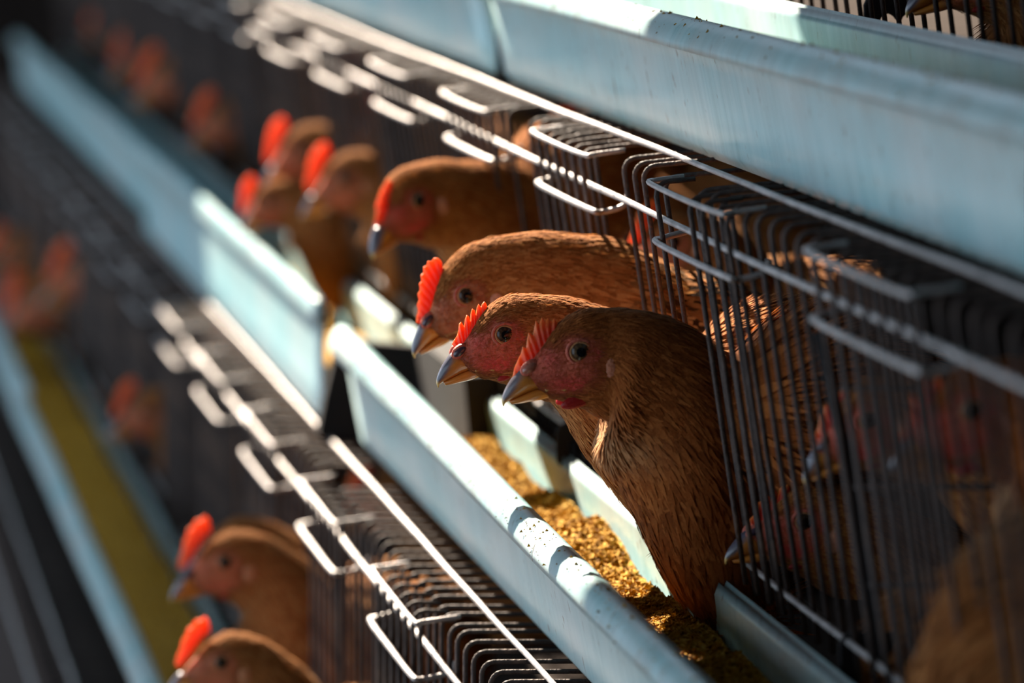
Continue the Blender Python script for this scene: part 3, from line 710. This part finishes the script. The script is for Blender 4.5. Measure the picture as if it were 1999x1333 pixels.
for k, (yy, dx, dz, s_) in enumerate([(3.35, .095, -.075, .95), (3.6, .12, -.06, 1.0), (4.4, .09, -.08, 1.0), (4.9, .11, -.06, .95), (5.5, .10, -.07, 1.0)]):
    place(gen, ORD[k]+' of the dim brown hens deep inside the middle cage', loc=Vector((C2.x+dx, yy, C2.z+dz)), scale=s_, group='hens deep in the middle cage', drop=SMALL)
for k, (yy, dx, dz, s_) in enumerate([(2.75, .09, -.085, .95), (3.75, .08, -.08, 1.0), (4.1, .11, -.06, 1.0), (4.9, .09, -.08, 1.0), (5.3, .10, -.07, 1.0)]):
    place(gen, ORD[k]+' of the dim brown hens deep inside the lower cage', loc=Vector((C1.x+dx, yy, C1.z+dz)), scale=s_, group='hens deep in the lower cage', drop=SMALL)
# birds inside the middle cage
GI = 'hens inside the wire cage at the right'
copy_tpl(1562, 1012, 2.415, 'hen low inside the cage, dark beak pointing at the nearest hens chest', s=1.0, roll=10, group=GI, tpl=hen2, drop=('gape',))
copy_tpl(1686, 815, 2.27, 'hen behind wires with orange comb and slate beak, right of nearest hen', s=0.95, roll=-8, group=GI, tpl=hen2, drop=('gape',))
copy_tpl(1885, 795, 2.08, 'blurred red-faced hen behind wires at the right edge', s=0.95, roll=-6, group=GI, tpl=hen3, drop=SMALL)
copy_tpl(2640, 800, 1.95, 'large blurred tawny hen turned away behind the wires, filling the bottom right corner', s=1.1, yaw=180, group=GI)
copy_tpl(2500, -190, 2.47, 'brown feathered hen turned away in the top cage, cut by the right edge', s=1.0, yaw=180, group=GI)
copy_tpl(2330, 950, 2.24, 'brown hen turned away behind the wires, low between the beaks and the corner', s=1.0, yaw=180, group=GI)
copy_tpl(1310, 470, 2.90, 'pale headed hen behind wires above the farthest sharp hen', s=0.85, roll=0, group=GI, tpl=gen, drop=SMALL)
copy_tpl(1225, 470, 3.10, 'hen with bright red comb deep in the cage, above the sharp hens', s=0.9, roll=0, group=GI, tpl=gen, drop=SMALL)
copy_tpl(1905, -75, 2.45, 'brown hen in the top cage at the upper right corner', s=1.0, roll=0, group=GI, tpl=gen, drop=SMALL)

# ------------------------------------------------------------------ small things last: crumbs on the lips and stray feathers
def crumbs(parent_T, y0, y1, n, ulo, uhi, zf, parent):
    V = []; Fc = []
    for k in range(n):
        y = random.uniform(y0, y1); u = random.uniform(ulo, uhi); r = random.choice((.0003, .0004, .0005, .0009))
        c = Vector((parent_T[0]+u, y, parent_T[1]+zf(u, y))); o = len(V)
        for q in ((1, 0, 0), (-1, .3, 0), (0, 1, .2), (0, -.2, 1.3)): V.append(c+Vector(q)*r*random.uniform(.6, 1.4))
        Fc += [(o, o+1, o+2), (o, o+3, o+1), (o, o+2, o+3), (o+1, o+3, o+2)]
    ob = obj('crumbs', mesh('crumbs', V, Fc, 'feed', smooth=False), parent); ob['kind'] = 'stuff'
def lipz(u):
    P = sorted((a, b) for a, b in LIP[1:6]); return float(np.interp(u, [p[0] for p in P], [p[1] for p in P]))
tr = [o for o in COL.objects if o.name.startswith('feed_trough')]
crumbs(T2, 1.9, 3.35, 420, -0.0115, 0.0, lambda u, y: lipz(u)+zo2(y), tr[0])
crumbs(T3, 1.8, 3.2, 300, -0.0115, 0.0, lambda u, y: lipz(u)+lerp(y, 2.0, 3.2, 0.002, 0.0), tr[3])
def stray(px, py, y, ang, L, lab, col, width=0.22, curl=0.2):
    V = []; Fc = []; cl = []; n = 14
    for i in range(n+1):
        s_ = i/n; wd = L*width*math.sin(math.pi*min(1, s_*0.93+0.05))**0.7*(0.1 if s_ < .12 else 1)
        x = L*s_; z = L*curl*s_*s_
        for k, q in enumerate((-1, 0, 1)): V.append((x, 0.15*wd*abs(q), z+wd*q)); cl.append(np.array(col)*(0.6 if q == 0 else 1.0))
        if i: b = (i-1)*3; Fc += [(b, b+1, b+4, b+3), (b+1, b+2, b+5, b+4)]
    o = obj('stray_feather', mesh('stray_feather', V, Fc, 'feather', cols=np.array(cl)), None, pix(px, py, y), (0, ang, 0))
    m = o.modifiers.new('thick', 'SOLIDIFY'); m.thickness = 0.00025
    tag(o, lab, 'feather')
stray(1462, 1205, 2.44, -1.0, 0.015, 'small pale downy feather caught on the trough rim below the nearest hen', (0.62, 0.45, 0.32), 0.10, 0.5)
stray(1650, 150, 2.16, 0.75, 0.020, 'brown grey feather stuck under the lip of the upper trough', (0.30, 0.25, 0.21), 0.18, 0.3)
